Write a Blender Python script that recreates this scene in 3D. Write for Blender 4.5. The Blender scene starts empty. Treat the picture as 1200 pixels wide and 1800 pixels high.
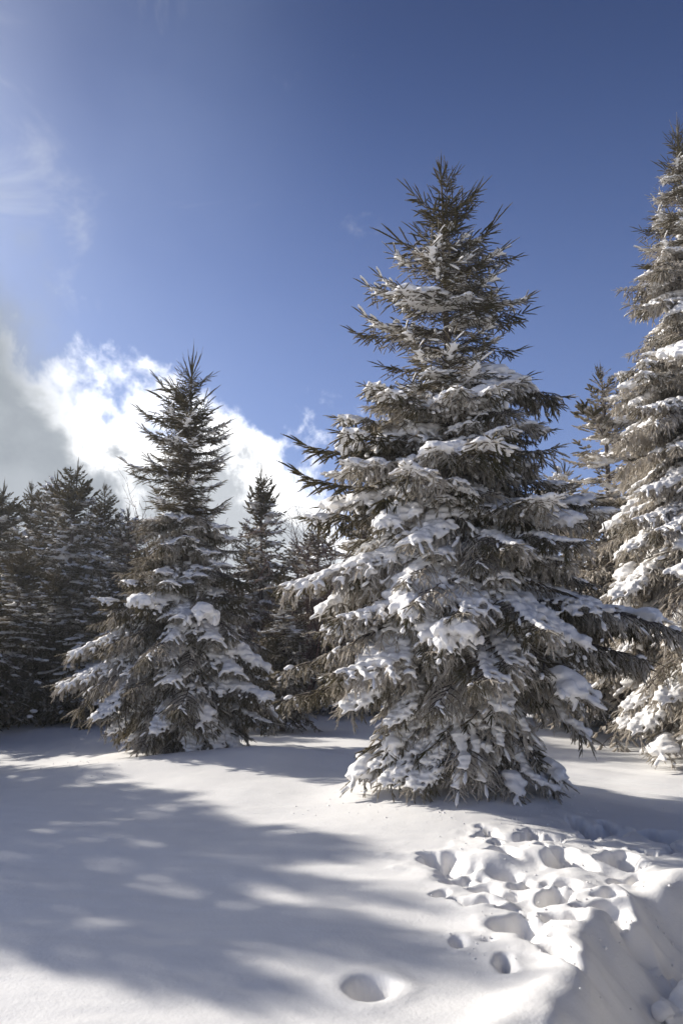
import bpy, math, random
import numpy as np
from mathutils import Vector, Matrix, Euler

R = math.radians
scene = bpy.context.scene
C = scene.collection

# ------------------------------------------------------------------ camera
CAM_H = 1.6
PITCH = 10.1
FPX = 1400.0                     # focal length in pixels of the 1200 x 1800 photograph
cam_d = bpy.data.cameras.new('camera')
cam = bpy.data.objects.new('camera', cam_d)
C.objects.link(cam)
cam.location = (0, 0, CAM_H)
cam.rotation_euler = (R(90 + PITCH), 0, 0)
cam_d.sensor_fit = 'VERTICAL'
cam_d.sensor_height = 36
cam_d.sensor_width = 24
cam_d.lens = 28.0
cam_d.clip_start = 0.05
cam_d.clip_end = 3000
cam_d.dof.use_dof = True
cam_d.dof.focus_distance = 9.0
cam_d.dof.aperture_fstop = 2.4
scene.camera = cam

# ------------------------------------------------------------------ sun, sky, exposure
SUN_EL, SUN_AZ = 25.0, -60.0     # azimuth from the view direction (+Y), negative = left
sun_dir = Vector((math.sin(R(SUN_AZ)) * math.cos(R(SUN_EL)),
                  math.cos(R(SUN_AZ)) * math.cos(R(SUN_EL)), math.sin(R(SUN_EL))))
sd = bpy.data.lights.new('sun', 'SUN')
sd.energy = 4.8
sd.angle = R(0.8)
sd.color = (1.0, 0.955, 0.88)
so = bpy.data.objects.new('sun', sd)
C.objects.link(so)
so.location = sun_dir * 60
so.rotation_euler = (-sun_dir).to_track_quat('-Z', 'Y').to_euler()

SKY_STRENGTH = 0.075
world = bpy.data.worlds.new('World')
scene.world = world
world.use_nodes = True


class NT:
    """small helper for writing node trees as expressions"""
    def __init__(self, tree):
        self.t = tree
        tree.nodes.clear()

    def n(self, typ, **kw):
        nd = self.t.nodes.new(typ)
        for k, v in kw.items():
            setattr(nd, k, v)
        return nd

    def put(self, sock, v):
        if v is None:
            return
        if isinstance(v, bpy.types.NodeSocket):
            self.t.links.new(v, sock)
        else:
            sock.default_value = v

    def m(self, op, a, b=None, c=None, clamp=False):
        nd = self.n('ShaderNodeMath', operation=op, use_clamp=clamp)
        self.put(nd.inputs[0], a)
        self.put(nd.inputs[1], b)
        self.put(nd.inputs[2], c)
        return nd.outputs[0]

    def smooth(self, v, lo, hi, to0=0.0, to1=1.0):
        nd = self.n('ShaderNodeMapRange', interpolation_type='SMOOTHSTEP')
        self.put(nd.inputs[0], v)
        for i, x in enumerate((lo, hi, to0, to1)):
            self.put(nd.inputs[i + 1], x)
        return nd.outputs[0]

    def noise(self, vec, scale, detail=6.0, rough=0.55, dist=0.0):
        nd = self.n('ShaderNodeTexNoise')
        self.put(nd.inputs['Vector'], vec)
        nd.inputs['Scale'].default_value = scale
        nd.inputs['Detail'].default_value = detail
        nd.inputs['Roughness'].default_value = rough
        nd.inputs['Distortion'].default_value = dist
        return nd.outputs[0]

    def mix(self, f, a, b, blend='MIX'):
        nd = self.n('ShaderNodeMix', data_type='RGBA', blend_type=blend)
        self.put(nd.inputs[0], f)
        self.put(nd.inputs[6], a)
        self.put(nd.inputs[7], b)
        return nd.outputs[2]


w = NT(world.node_tree)
sky = w.n('ShaderNodeTexSky', sky_type='NISHITA', sun_disc=False)
sky.sun_elevation = R(SUN_EL)
sky.sun_rotation = R(SUN_AZ)
sky.altitude = 1300
sky.air_density = 1.0
sky.dust_density = 0.6
sky.ozone_density = 3.0
geo = w.n('ShaderNodeTexCoord').outputs['Generated']
sep = w.n('ShaderNodeSeparateXYZ')
w.put(sep.inputs[0], geo)
sx, sy, sz = sep.outputs
DEG = 180 / math.pi
az = w.m('MULTIPLY', w.m('ARCTAN2', sx, sy), DEG)
el = w.m('MULTIPLY', w.m('ARCSINE', sz), DEG)
n1 = w.noise(geo, 4.2, 10, 0.58, 0.2)
n2 = w.noise(geo, 11.0, 7, 0.6, 0.4)
n3 = w.noise(geo, 2.6, 4, 0.5)
# top of the cumulus bank: highest towards the sun, sinking to the right and away from it
lobe = w.m('POWER', w.m('MULTIPLY_ADD', w.m('COSINE', w.m('MULTIPLY', w.m('ADD', az, 42), R(1))), 0.5, 0.5), 6)
top = w.m('MULTIPLY_ADD', lobe, 19.0, 5.0)
f1 = w.m('SUBTRACT', top, el)
f1 = w.m('ADD', f1, w.m('MULTIPLY', w.m('SUBTRACT', n1, 0.5), 30.0))
f1 = w.m('ADD', f1, w.m('MULTIPLY', w.m('SUBTRACT', n2, 0.5), 12.0))
a1 = w.smooth(f1, -0.6, 3.4)
# darker, nearer bank low on the left
top2 = w.m('MULTIPLY', w.smooth(az, 2, -38), w.smooth(az, -100, -45))
top2 = w.m('MULTIPLY', top2, 37.0)
f2 = w.m('SUBTRACT', top2, el)
f2 = w.m('ADD', f2, w.m('MULTIPLY', w.m('SUBTRACT', n1, 0.5), 20.0))
f2 = w.m('ADD', f2, w.m('MULTIPLY', w.m('SUBTRACT', n2, 0.5), 8.0))
a2 = w.smooth(f2, -2.0, 9.0)
# thin wisps and haze
wis = w.noise(geo, 5.0, 8, 0.62, 1.2)
toward = w.m('MULTIPLY_ADD', w.m('COSINE', w.m('MULTIPLY', w.m('SUBTRACT', az, SUN_AZ), R(1))), 0.5, 0.5)
wis = w.m('ADD', wis, w.m('MULTIPLY', w.m('SUBTRACT', toward, 0.86), 0.9))
a3 = w.m('MULTIPLY', w.smooth(wis, 0.52, 0.84), 0.5)
hz = w.m('MULTIPLY', w.smooth(el, 42, 2), w.m('MULTIPLY_ADD', w.m('POWER', toward, 4), 0.42, 0.10))
K = 1.0
tint = w.mix(1.0, sky.outputs[0], w.mix(w.smooth(el, 16, 60), (0.96, 0.94, 1.22, 1), (0.43, 0.41, 0.54, 1)), 'MULTIPLY')
white = (22.0, 22.0, 22.1, 1)
grey = w.mix(w.smooth(n1, 0.35, 0.65), (2.9, 3.3, 3.75, 1), (4.6, 5.0, 5.5, 1))
veil = w.m('MULTIPLY', w.smooth(toward, 0.72, 1.0), w.smooth(n3, 0.25, 0.7, 0.10, 0.42))
c = w.mix(hz, tint, (6.0, 7.0, 9.4, 1))
c = w.mix(veil, c, (4.9, 6.1, 8.8, 1))
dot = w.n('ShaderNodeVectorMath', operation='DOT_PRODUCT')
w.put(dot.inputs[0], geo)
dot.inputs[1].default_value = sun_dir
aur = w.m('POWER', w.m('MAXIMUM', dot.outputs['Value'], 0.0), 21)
c = w.mix(a3, c, (8, 8.2, 8.6, 1))
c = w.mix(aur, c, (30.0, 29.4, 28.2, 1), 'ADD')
core = w.mix(w.smooth(w.m('MULTIPLY_ADD', w.m('SUBTRACT', n2, 0.5), 14.0, f1), 1, 8), white, (5.9, 6.25, 6.7, 1))
c = w.mix(a1, c, core)
c = w.mix(a2, c, grey)
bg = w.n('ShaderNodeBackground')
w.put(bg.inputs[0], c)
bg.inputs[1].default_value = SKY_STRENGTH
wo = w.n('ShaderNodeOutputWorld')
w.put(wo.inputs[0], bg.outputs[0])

vs = scene.view_settings
vs.view_transform = 'Standard'
vs.look = 'None'
vs.gamma = 1.0
vs.exposure = 0.42
vs.use_curve_mapping = False
cy = scene.cycles
cy.max_bounces = 4
cy.diffuse_bounces = 3
cy.glossy_bounces = 2
cy.transmission_bounces = 3
cy.use_denoising = True
cy.denoiser = 'OPENIMAGEDENOISE'
cy.use_adaptive_sampling = True
cy.adaptive_threshold = 0.012
cy.adaptive_min_samples = 16
cy.caustics_reflective = False
cy.caustics_refractive = False


# ------------------------------------------------------------------ helpers
def ray(px, py):
    """direction of a photograph pixel in the scene"""
    x, y = (px - 600) / FPX, (900 - py) / FPX
    p = R(PITCH)
    return np.array([x, math.cos(p) - y * math.sin(p), math.sin(p) + y * math.cos(p)])


def on_ground(px, py, z=0.0):
    d = ray(px, py)
    t = (z - CAM_H) / d[2]
    return d[0] * t, d[1] * t


def at_depth(px, py, Y):
    d = ray(px, py)
    t = Y / d[1]
    return d[0] * t, Y, CAM_H + d[2] * t


def sstep(a, b, x):
    t = np.clip((x - a) / (b - a), 0, 1)
    return t * t * (3 - 2 * t)


def vnoise(x, y, seed=0):
    xi, yi = np.floor(x).astype(np.int64), np.floor(y).astype(np.int64)
    xf, yf = x - xi, y - yi

    def h(a, b):
        n = (a * 374761393 + b * 668265263 + seed * 974711) & 0xFFFFFFFF
        n = ((n ^ (n >> 13)) * 1274126177) & 0xFFFFFFFF
        n = n ^ (n >> 16)
        return (n & 0xFFFF) / 65535.0
    u, v = xf * xf * xf * (xf * (xf * 6 - 15) + 10), yf * yf * yf * (yf * (yf * 6 - 15) + 10)
    a = h(xi, yi) * (1 - u) + h(xi + 1, yi) * u
    b = h(xi, yi + 1) * (1 - u) + h(xi + 1, yi + 1) * u
    return a * (1 - v) + b * v - 0.5


def fbm(x, y, octv, seed=0, gain=0.5):
    s, a = 0, 1.0
    for i in range(octv):
        s = s + a * vnoise(x * 2 ** i + 17.3 * i, y * 2 ** i - 9.1 * i, seed + i)
        a *= gain
    return s


def mesh_from(name, v, f, mats, mat_idx=None, attrs=None, smooth=False):
    """v: (n,3), f: (m,3) or (m,4) index array"""
    me = bpy.data.meshes.new(name)
    v = np.asarray(v, np.float32)
    f = np.asarray(f, np.int32)
    k = f.shape[1]
    me.vertices.add(len(v))
    me.vertices.foreach_set('co', v.ravel())
    me.loops.add(f.size)
    me.loops.foreach_set('vertex_index', f.ravel())
    me.polygons.add(len(f))
    me.polygons.foreach_set('loop_start', np.arange(0, f.size, k, dtype=np.int32))
    for m in mats:
        me.materials.append(m)
    if mat_idx is not None:
        me.polygons.foreach_set('material_index', np.asarray(mat_idx, np.int32))
    for an, av in (attrs or {}).items():
        at = me.attributes.new(an, 'FLOAT', 'POINT')
        at.data.foreach_set('value', np.asarray(av, np.float32))
    me.update(calc_edges=True)
    me.polygons.foreach_set('use_smooth', np.full(len(f), smooth))
    return me


def link(name, data, parent=None):
    o = bpy.data.objects.new(name, data)
    C.objects.link(o)
    if parent is not None:
        o.parent = parent
    return o


def tag(o, label, cat, group=None):
    o['label'] = label
    o['category'] = cat
    if group:
        o['group'] = group
    return o


# ------------------------------------------------------------------ materials
def mat(name):
    m = bpy.data.materials.new(name)
    m.use_nodes = True
    return m, NT(m.node_tree)


def snow_material(name, grain, strength, col=(0.90, 0.875, 0.84, 1), sss=0.0):
    m, t = mat(name)
    p = t.n('ShaderNodeBsdfPrincipled')
    co = t.n('ShaderNodeTexCoord').outputs['Object']
    a = t.noise(co, grain, 8, 0.65)
    b = t.noise(co, grain * 0.11, 5, 0.55)
    t.put(p.inputs['Base Color'], t.mix(t.smooth(b, 0.3, 0.7), col, (col[0] * .965, col[1] * .967, col[2] * .972, 1)))
    p.inputs['Roughness'].default_value = 0.62
    p.inputs['Specular IOR Level'].default_value = 0.3
    if sss:
        p.inputs['Subsurface Weight'].default_value = 1.0
        p.inputs['Subsurface Radius'].default_value = (1.0, 0.92, 0.85)
        p.inputs['Subsurface Scale'].default_value = sss
    bp = t.n('ShaderNodeBump')
    bp.inputs['Strength'].default_value = strength
    bp.inputs['Distance'].default_value = 0.02
    t.put(bp.inputs['Height'], t.m('MULTIPLY_ADD', b, 1.6, a))
    t.put(p.inputs['Normal'], bp.outputs[0])
    out = t.n('ShaderNodeOutputMaterial')
    t.put(out.inputs[0], p.outputs[0])
    return m


M_GROUND = snow_material('snow_ground', 40.0, 0.24)
M_SNOW = snow_material('snow_on_branches', 30.0, 0.45)


def needle_material():
    m, t = mat('frosted_needles')
    fr = t.n('ShaderNodeAttribute', attribute_type='GEOMETRY', attribute_name='frost').outputs['Fac']
    of = t.n('ShaderNodeAttribute', attribute_type='OBJECT', attribute_name='frost').outputs['Fac']
    co = t.n('ShaderNodeTexCoord').outputs['Object']
    nz = t.noise(co, 5.0, 3, 0.6)
    rnd = t.n('ShaderNodeObjectInfo').outputs['Random']
    g = t.mix(t.smooth(nz, 0.3, 0.7), (0.040, 0.048, 0.025, 1), (0.120, 0.102, 0.058, 1))
    g = t.mix(t.m('MULTIPLY', rnd, 0.5), g, (0.085, 0.074, 0.042, 1))
    f = t.m('ADD', fr, of)
    f = t.m('ADD', f, t.m('MULTIPLY', t.m('SUBTRACT', nz, 0.5), 0.5))
    fine = t.noise(co, 130.0, 2, 0.6)
    f = t.m('ADD', f, t.m('MULTIPLY', t.m('SUBTRACT', fine, 0.5), 0.9))
    f = t.smooth(f, 0.30, 0.95)
    c = t.mix(f, g, (0.72, 0.67, 0.60, 1))
    d = t.n('ShaderNodeBsdfDiffuse')
    t.put(d.inputs[0], c)
    tr = t.n('ShaderNodeBsdfTranslucent')
    t.put(tr.inputs[0], t.mix(0.5, c, (0.46, 0.36, 0.21, 1)))
    ms = t.n('ShaderNodeMixShader')
    ms.inputs[0].default_value = 0.42
    t.put(ms.inputs[1], d.outputs[0])
    t.put(ms.inputs[2], tr.outputs[0])
    out = t.n('ShaderNodeOutputMaterial')
    t.put(out.inputs[0], ms.outputs[0])
    return m


M_NEEDLE = needle_material()


def bark_material(name, c1, c2, scale=14):
    m, t = mat(name)
    p = t.n('ShaderNodeBsdfPrincipled')
    co = t.n('ShaderNodeTexCoord').outputs['Object']
    nz = t.noise(co, scale, 6, 0.65, 0.5)
    t.put(p.inputs['Base Color'], t.mix(t.smooth(nz, 0.3, 0.7), c1, c2))
    p.inputs['Roughness'].default_value = 0.9
    bp = t.n('ShaderNodeBump')
    bp.inputs['Strength'].default_value = 0.8
    bp.inputs['Distance'].default_value = 0.02
    t.put(bp.inputs['Height'], nz)
    t.put(p.inputs['Normal'], bp.outputs[0])
    out = t.n('ShaderNodeOutputMaterial')
    t.put(out.inputs[0], p.outputs[0])
    return m


M_BARK = bark_material('spruce_bark', (0.055, 0.042, 0.034, 1), (0.13, 0.105, 0.088, 1))
M_TWIG = bark_material('bare_twig', (0.10, 0.055, 0.045, 1), (0.19, 0.12, 0.10, 1), 30)

# ------------------------------------------------------------------ ground
# bank edge between the untouched snow (left) and the trodden path (right)
EDGE = [(-1.6, -6.0), (-0.7, 0.4), (0.05, 2.2)] + [on_ground(*p) for p in
        ((985, 1800), (1058, 1715), (1085, 1655), (1118, 1605), (1150, 1578), (1215, 1566))]
EDGE += [(3.3, 6.1), (4.9, 7.3), (7.5, 9.6), (14.0, 16.0), (40, 38)]
EDGE = np.array(EDGE)


def edge_dist(x, y):
    """signed distance to the bank edge, positive on the path side; plus the distance along"""
    best = np.full(x.shape, 1e9)
    sign = np.ones(x.shape)
    for (ax, ay), (bx, by) in zip(EDGE[:-1], EDGE[1:]):
        dx, dy = bx - ax, by - ay
        t = np.clip(((x - ax) * dx + (y - ay) * dy) / (dx * dx + dy * dy), 0, 1)
        qx, qy = x - ax - t * dx, y - ay - t * dy
        d = np.hypot(qx, qy)
        cr = dx * qy - dy * qx
        up = d < best
        best = np.where(up, d, best)
        sign = np.where(up, np.where(cr < 0, 1.0, -1.0), sign)
    return best * sign


# px, py of each dent's centre, its width and height in the photograph, depth, twist
DENTS = [
    (777, 1516, 92, 30, .12, .1), (806, 1541, 44, 22, .12, 0), (866, 1573, 58, 27, .14, -.1),
    (868, 1481, 60, 20, .08, .1), (872, 1506, 52, 24, .09, 0), (958, 1483, 80, 22, .10, .1),
    (1002, 1518, 62, 44, .17, -.2), (1003, 1560, 70, 30, .11, 0), (980, 1588, 60, 30, .14, -.3),
    (1003, 1632, 46, 36, .15, -.3), (893, 1612, 50, 22, .10, -.5), (932, 1620, 24, 20, .09, 0),
    (817, 1658, 32, 30, .14, -.2), (790, 1582, 38, 16, .07, -.3), (975, 1682, 62, 46, .16, -.3),
    (880, 1707, 54, 28, .09, -.4), (1092, 1518, 54, 32, .16, 0), (1148, 1502, 22, 18, .12, 0),
    (1164, 1474, 52, 30, .15, 0), (1060, 1468, 46, 28, .12, .5), (1022, 1466, 40, 30, .14, 0),
    (1190, 1500, 34, 22, .12, 0), (1060, 1585, 40, 26, .09, 0), (920, 1545, 40, 20, .05, .2),
    (1112, 1552, 36, 22, .09, .2),
]
dents = []
for px, py, wpx, hpx, dep, tw in DENTS:
    cx, cyy = on_ground(px, py)
    x0, _ = on_ground(px - wpx / 2, py)
    x1, _ = on_ground(px + wpx / 2, py)
    _, ya = on_ground(px, py + hpx / 2)
    _, yb = on_ground(px, py - hpx / 2)
    dents.append((cx, cyy, (x1 - x0) / 2 * 1.12, (yb - ya) / 2 * 0.9, dep, tw))
rg_ = random.Random(5)
for k in range(12):
    cx, cyy = on_ground(rg_.uniform(840, 1190), rg_.uniform(1475, 1660))
    dents.append((cx, cyy, rg_.uniform(.08, .15), rg_.uniform(.09, .18), rg_.uniform(.03, .08), rg_.uniform(-.8, .8)))
HOLE = on_ground(646, 1738)

TREE_WELLS = []                   # filled below: (x, y, radius, rise)
MAIN_XY = at_depth(812, 1400, 9.05)[:2]
LEFT_XY = at_depth(312, 1330, 12.5)[:2]
RIGHT_XY = at_depth(1286, 1340, 12.2)[:2]


def height(x, y, fine=True):
    x = np.asarray(x, float)
    y = np.asarray(y, float)
    r = np.hypot(x, y)
    far = sstep(8, 40, r)
    z = 0.30 * fbm(x * .17 + 3.1, y * .17, 2, 5) * sstep(3, 11, r)
    z = z + 0.07 * fbm(x * .7, y * .7 + 4, 2, 11) * sstep(1, 6, r)
    z = z + far * 0.8 * fbm(x * .05, y * .05, 3, 21)
    z = z + 0.010 * fbm(x * 2.1 + .8 * y, y * 5.5, 3, 23) * sstep(14, 6, r)
    # low drift in front of the left spruce, hiding its foot, with a hollow behind it
    gx = (x - LEFT_XY[0] - 0.3) / 2.6
    z = z + 0.13 * np.exp(-gx * gx - ((y - 11.2) / 0.6) ** 2)
    z = z + 0.12 * np.exp(-((x + 0.9) / 0.9) ** 2 - ((y - 11.3) / 0.6) ** 2)
    # mounds of snow about the feet of the three near spruces
    for (tx, ty), rr, hh in ((MAIN_XY, 1.2, .36), (LEFT_XY, 1.1, .1), (RIGHT_XY, 1.3, .2)):
        q = np.hypot(x - tx, y - ty) / rr
        z = z + hh * np.exp(-q * q)
    if not fine:
        return z
    near = (x > -3) & (x < 9) & (y > -8) & (y < 16)
    xs, ys = x[near], y[near]
    zz = np.zeros(xs.shape)
    # trampled snow between the bank and the untouched field
    e = edge_dist(xs, ys)
    e = e + 0.16 * fbm(xs * 2.0, ys * 2.0, 3, 31) + 0.010 * fbm(xs * 9, ys * 9, 2, 33)
    live = sstep(16, 9, ys)
    zz -= live * 0.40 * sstep(-0.14, 0.42, e)
    zz += live * 0.05 * np.exp(-((e + 0.16) / 0.16) ** 2)          # crumbly lip
    zz += live * 0.30 * sstep(1.6, 2.4, e + 0.15 * fbm(xs * 1.7, ys * 1.7, 3, 35))
    zz += live * 0.05 * fbm(xs * 5, ys * 5, 4, 37) * sstep(0.1, 0.3, e)
    zz += live * 0.05 * fbm(xs * 3, ys * 3, 2, 39) * np.exp(-((e - 0.05) / 0.2) ** 2)
    # trampled patch: lumpy
    cx, cyy = on_ground(985, 1560)
    patch = np.exp(-(((xs - cx) / 0.85) ** 2 + ((ys - cyy) / 1.25) ** 2) ** 2)
    zz += patch * (0.15 * fbm(xs * 2.4 + 8, ys * 2.4, 2, 41) + 0.02 * fbm(xs * 7, ys * 7, 2, 43))
    low = np.zeros(xs.shape)
    rim = np.zeros(xs.shape)
    wob = 0.55 * fbm(xs * 4.5, ys * 4.5, 3, 47) + 0.26 * fbm(xs * 16, ys * 16, 3, 49)
    wx = 0.24 * fbm(xs * 4 + 31, ys * 4, 3, 61)
    wy = 0.24 * fbm(xs * 4, ys * 4 + 57, 3, 67)
    for (cx, cyy, a, b, dep, tw) in dents:
        dx, dy = xs - cx + wx, ys - cyy + wy
        if tw:
            dx, dy = dx * math.cos(tw) - dy * math.sin(tw), dx * math.sin(tw) + dy * math.cos(tw)
        q = np.hypot(dx / a, dy / b) + wob
        # the foot slid in: steep on the upper left, dragged out to the lower right
        u = np.clip((0.8 * (xs - cx) / a - 0.6 * (ys - cyy) / b), -1, 1)
        lo = 0.62 - 0.42 * sstep(-.4, .8, u)
        t = np.clip((q - lo) / (1.06 + 0.25 * (u > 0) * u - lo), 0, 1)
        low = np.minimum(low, -dep * (1 - t * t * (3 - 2 * t)) * (1 - .35 * u))
        rim = np.maximum(rim, 0.10 * dep * np.exp(-((q - 1.4) / 0.4) ** 2))
    zz += low * 1.65 + rim
    # the one smooth print in the foreground
    dx, dy = xs - HOLE[0], ys - HOLE[1]
    q = np.hypot(dx / 0.125, dy / 0.135) + .22 * fbm(xs * 6, ys * 6, 2, 53)
    zz += -0.17 * (1 - sstep(0.60, 1.08, q)) + 0.015 * np.exp(-((q - 1.5) / 0.45) ** 2)
    # ski tracks beyond the big spruce's shadow
    u = (ys - 9.6) + 0.62 * (xs - 4.0)
    on = sstep(2.6, 3.3, xs) * sstep(12.5, 10.5, ys)
    for k, o in enumerate((0.0, 0.28, 0.85, 1.13)):
        zz -= on * 0.035 * np.exp(-((u - o) / 0.05) ** 2)
    z[near] += zz
    return z


def axis(dense, lo, hi, grow=1.13):
    """dense: list of (start, end, step) that abut; grows geometrically outside to lo and hi"""
    p = []
    for a, b, s in dense:
        p += list(np.arange(a, b - s * .3, s))
    p.append(dense[-1][1])
    s = dense[-1][2]
    while p[-1] < hi:
        s *= grow
        p.append(p[-1] + s)
    s = dense[0][2]
    q = [p[0]]
    while q[-1] > lo:
        s *= grow
        q.append(q[-1] - s)
    return np.array(q[:0:-1] + p)


gx = axis([(-4.2, 0.0, .045), (0.0, 2.9, .017), (2.9, 5.5, .04)], -420, 420)
gy = axis([(2.6, 3.2, .025), (3.2, 6.9, .017), (6.9, 13.5, .04)], -40, 900)
GX, GY = np.meshgrid(gx, gy)
GZ = height(GX.ravel(), GY.ravel())
nx, ny = len(gx), len(gy)
# settle the snow: soften every edge in the finely meshed part a little
Z2 = GZ.reshape(ny, nx)
jx = slice(np.searchsorted(gx, 0.05), np.searchsorted(gx, 2.85))
jy = slice(np.searchsorted(gy, 3.25), np.searchsorted(gy, 6.85))
for k in range(2):
    Q = Z2[jy, jx].copy()
    Q[1:-1] = .25 * Q[:-2] + .5 * Q[1:-1] + .25 * Q[2:]
    Q[:, 1:-1] = .25 * Q[:, :-2] + .5 * Q[:, 1:-1] + .25 * Q[:, 2:]
    Z2[jy, jx] = Q
idx = np.arange(nx * ny).reshape(ny, nx)
quads = np.stack([idx[:-1, :-1], idx[:-1, 1:], idx[1:, 1:], idx[1:, :-1]], -1).reshape(-1, 4)
ground = link('ground', mesh_from('ground', np.stack([GX.ravel(), GY.ravel(), GZ], 1), quads, [M_GROUND], smooth=True))
ground['kind'] = 'structure'


def gz(x, y):
    return float(height(np.array([x]), np.array([y]), fine=False)[0])


# ------------------------------------------------------------------ boughs
def unit(a):
    return a / np.maximum(np.linalg.norm(a, axis=-1, keepdims=True), 1e-9)


ICO_V = ICO_F = None


def ico():
    global ICO_V, ICO_F
    if ICO_V is None:
        import bmesh
        bm = bmesh.new()
        bmesh.ops.create_icosphere(bm, subdivisions=2, radius=1)
        bm.verts.ensure_lookup_table()
        ICO_V = np.array([v.co[:] for v in bm.verts])
        ICO_F = np.array([[v.index for v in f.verts] for f in bm.faces])
        bm.free()
    return ICO_V, ICO_F


def tubes(P0, P1, r0, r1, sides=3):
    """straight tapered prisms from P0 to P1; returns verts, tri faces"""
    n = len(P0)
    d = unit(P1 - P0)
    ref = np.where(np.abs(d[:, 2:3]) > .9, np.array([[1., 0, 0]]), np.array([[0, 0, 1.]]))
    a = unit(np.cross(d, ref))
    b = np.cross(d, a)
    ang = np.arange(sides) * 2 * math.pi / sides
    ring = a[:, None] * np.cos(ang)[None, :, None] + b[:, None] * np.sin(ang)[None, :, None]
    r0 = np.broadcast_to(np.asarray(r0, float), (n,))
    r1 = np.broadcast_to(np.asarray(r1, float), (n,))
    v = np.concatenate([P0[:, None] + ring * r0[:, None, None], P1[:, None] + ring * r1[:, None, None]], 1)
    base = (np.arange(n) * 2 * sides)[:, None, None]
    k = np.arange(sides)
    k2 = (k + 1) % sides
    f = np.concatenate([np.stack([k, k2, k + sides], 1), np.stack([k2, k2 + sides, k + sides], 1)], 0)
    return v.reshape(-1, 3), (base + f[None]).reshape(-1, 3)


def needles(P0, D, Ln, rng, dens, nl, nw, bend):
    """thin triangles round each shoot; P0 start, D unit direction, Ln length"""
    cnt = np.maximum((Ln * dens).astype(int), 4)
    i = np.repeat(np.arange(len(P0)), cnt)
    n = len(i)
    t = rng.random(n)
    d = D[i]
    pos = P0[i] + d * (Ln[i] * t)[:, None]
    pos[:, 2] -= bend * Ln[i] * t * t
    ref = np.where(np.abs(d[:, 2:3]) > .9, np.array([[1., 0, 0]]), np.array([[0, 0, 1.]]))
    a = unit(np.cross(d, ref))
    b = np.cross(a, d)                      # b points upward
    ph = rng.random(n) * 2 * math.pi
    rad = a * np.cos(ph)[:, None] + b * np.sin(ph)[:, None]
    al = np.radians(38 + 22 * rng.random(n)) * (1 - 0.55 * t ** 6)
    nd = d * np.cos(al)[:, None] + rad * np.sin(al)[:, None]
    ln = nl * (0.75 + 0.5 * rng.random(n)) * (1 - 0.35 * t ** 4)
    wd = unit(np.cross(nd, rng.normal(size=(n, 3)))) * (nw * .5)
    v = np.empty((n, 3, 3))
    v[:, 0] = pos - wd
    v[:, 1] = pos + wd
    v[:, 2] = pos + nd * ln[:, None]
    return v.reshape(-1, 3), np.arange(n * 3).reshape(-1, 3), i, rad[:, 2]


def spindles(P0, D, Ln, rad, sides, rng):
    """the needle-clad body of each shoot: a slim closed spindle; returns verts, faces, upness per vertex"""
    n = len(P0)
    ref = np.where(np.abs(D[:, 2:3]) > .9, np.array([[1., 0, 0]]), np.array([[0, 0, 1.]]))
    a = unit(np.cross(D, ref))
    b = np.cross(a, D)
    ang = np.arange(sides) * 2 * math.pi / sides + .3
    ring = a[:, None] * np.cos(ang)[None, :, None] + b[:, None] * np.sin(ang)[None, :, None]
    sag = np.array([0, 0, -.12])
    vs_, ups = [P0[:, None]], [np.zeros((n, 1))]
    for t, k in ((.18, .85), (.72, 1.0)):
        c_ = P0 + D * (Ln * t)[:, None] + sag * (Ln * t * t)[:, None]
        r_ = (rad * k)[:, None, None] * rng.uniform(.75, 1.25, (n, sides, 1))
        vs_.append(c_[:, None] + ring * r_)
        ups.append(ring[:, :, 2])
    vs_.append((P0 + D * Ln[:, None] + sag * Ln[:, None])[:, None])
    ups.append(np.full((n, 1), .2))
    V = np.concatenate(vs_, 1)
    m = V.shape[1]
    k = np.arange(sides)
    k2 = (k + 1) % sides
    z = np.zeros(sides, int)
    f = np.concatenate([np.stack([z, k2 + 1, k + 1], 1),
                        np.stack([k + 1, k2 + 1, k + 1 + sides], 1), np.stack([k2 + 1, k2 + 1 + sides, k + 1 + sides], 1),
                        np.stack([k + 1 + sides, k2 + 1 + sides, z + m - 1], 1)], 0)
    return V.reshape(-1, 3), ((np.arange(n) * m)[:, None, None] + f[None]).reshape(-1, 3), np.concatenate(ups, 1)


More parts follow.
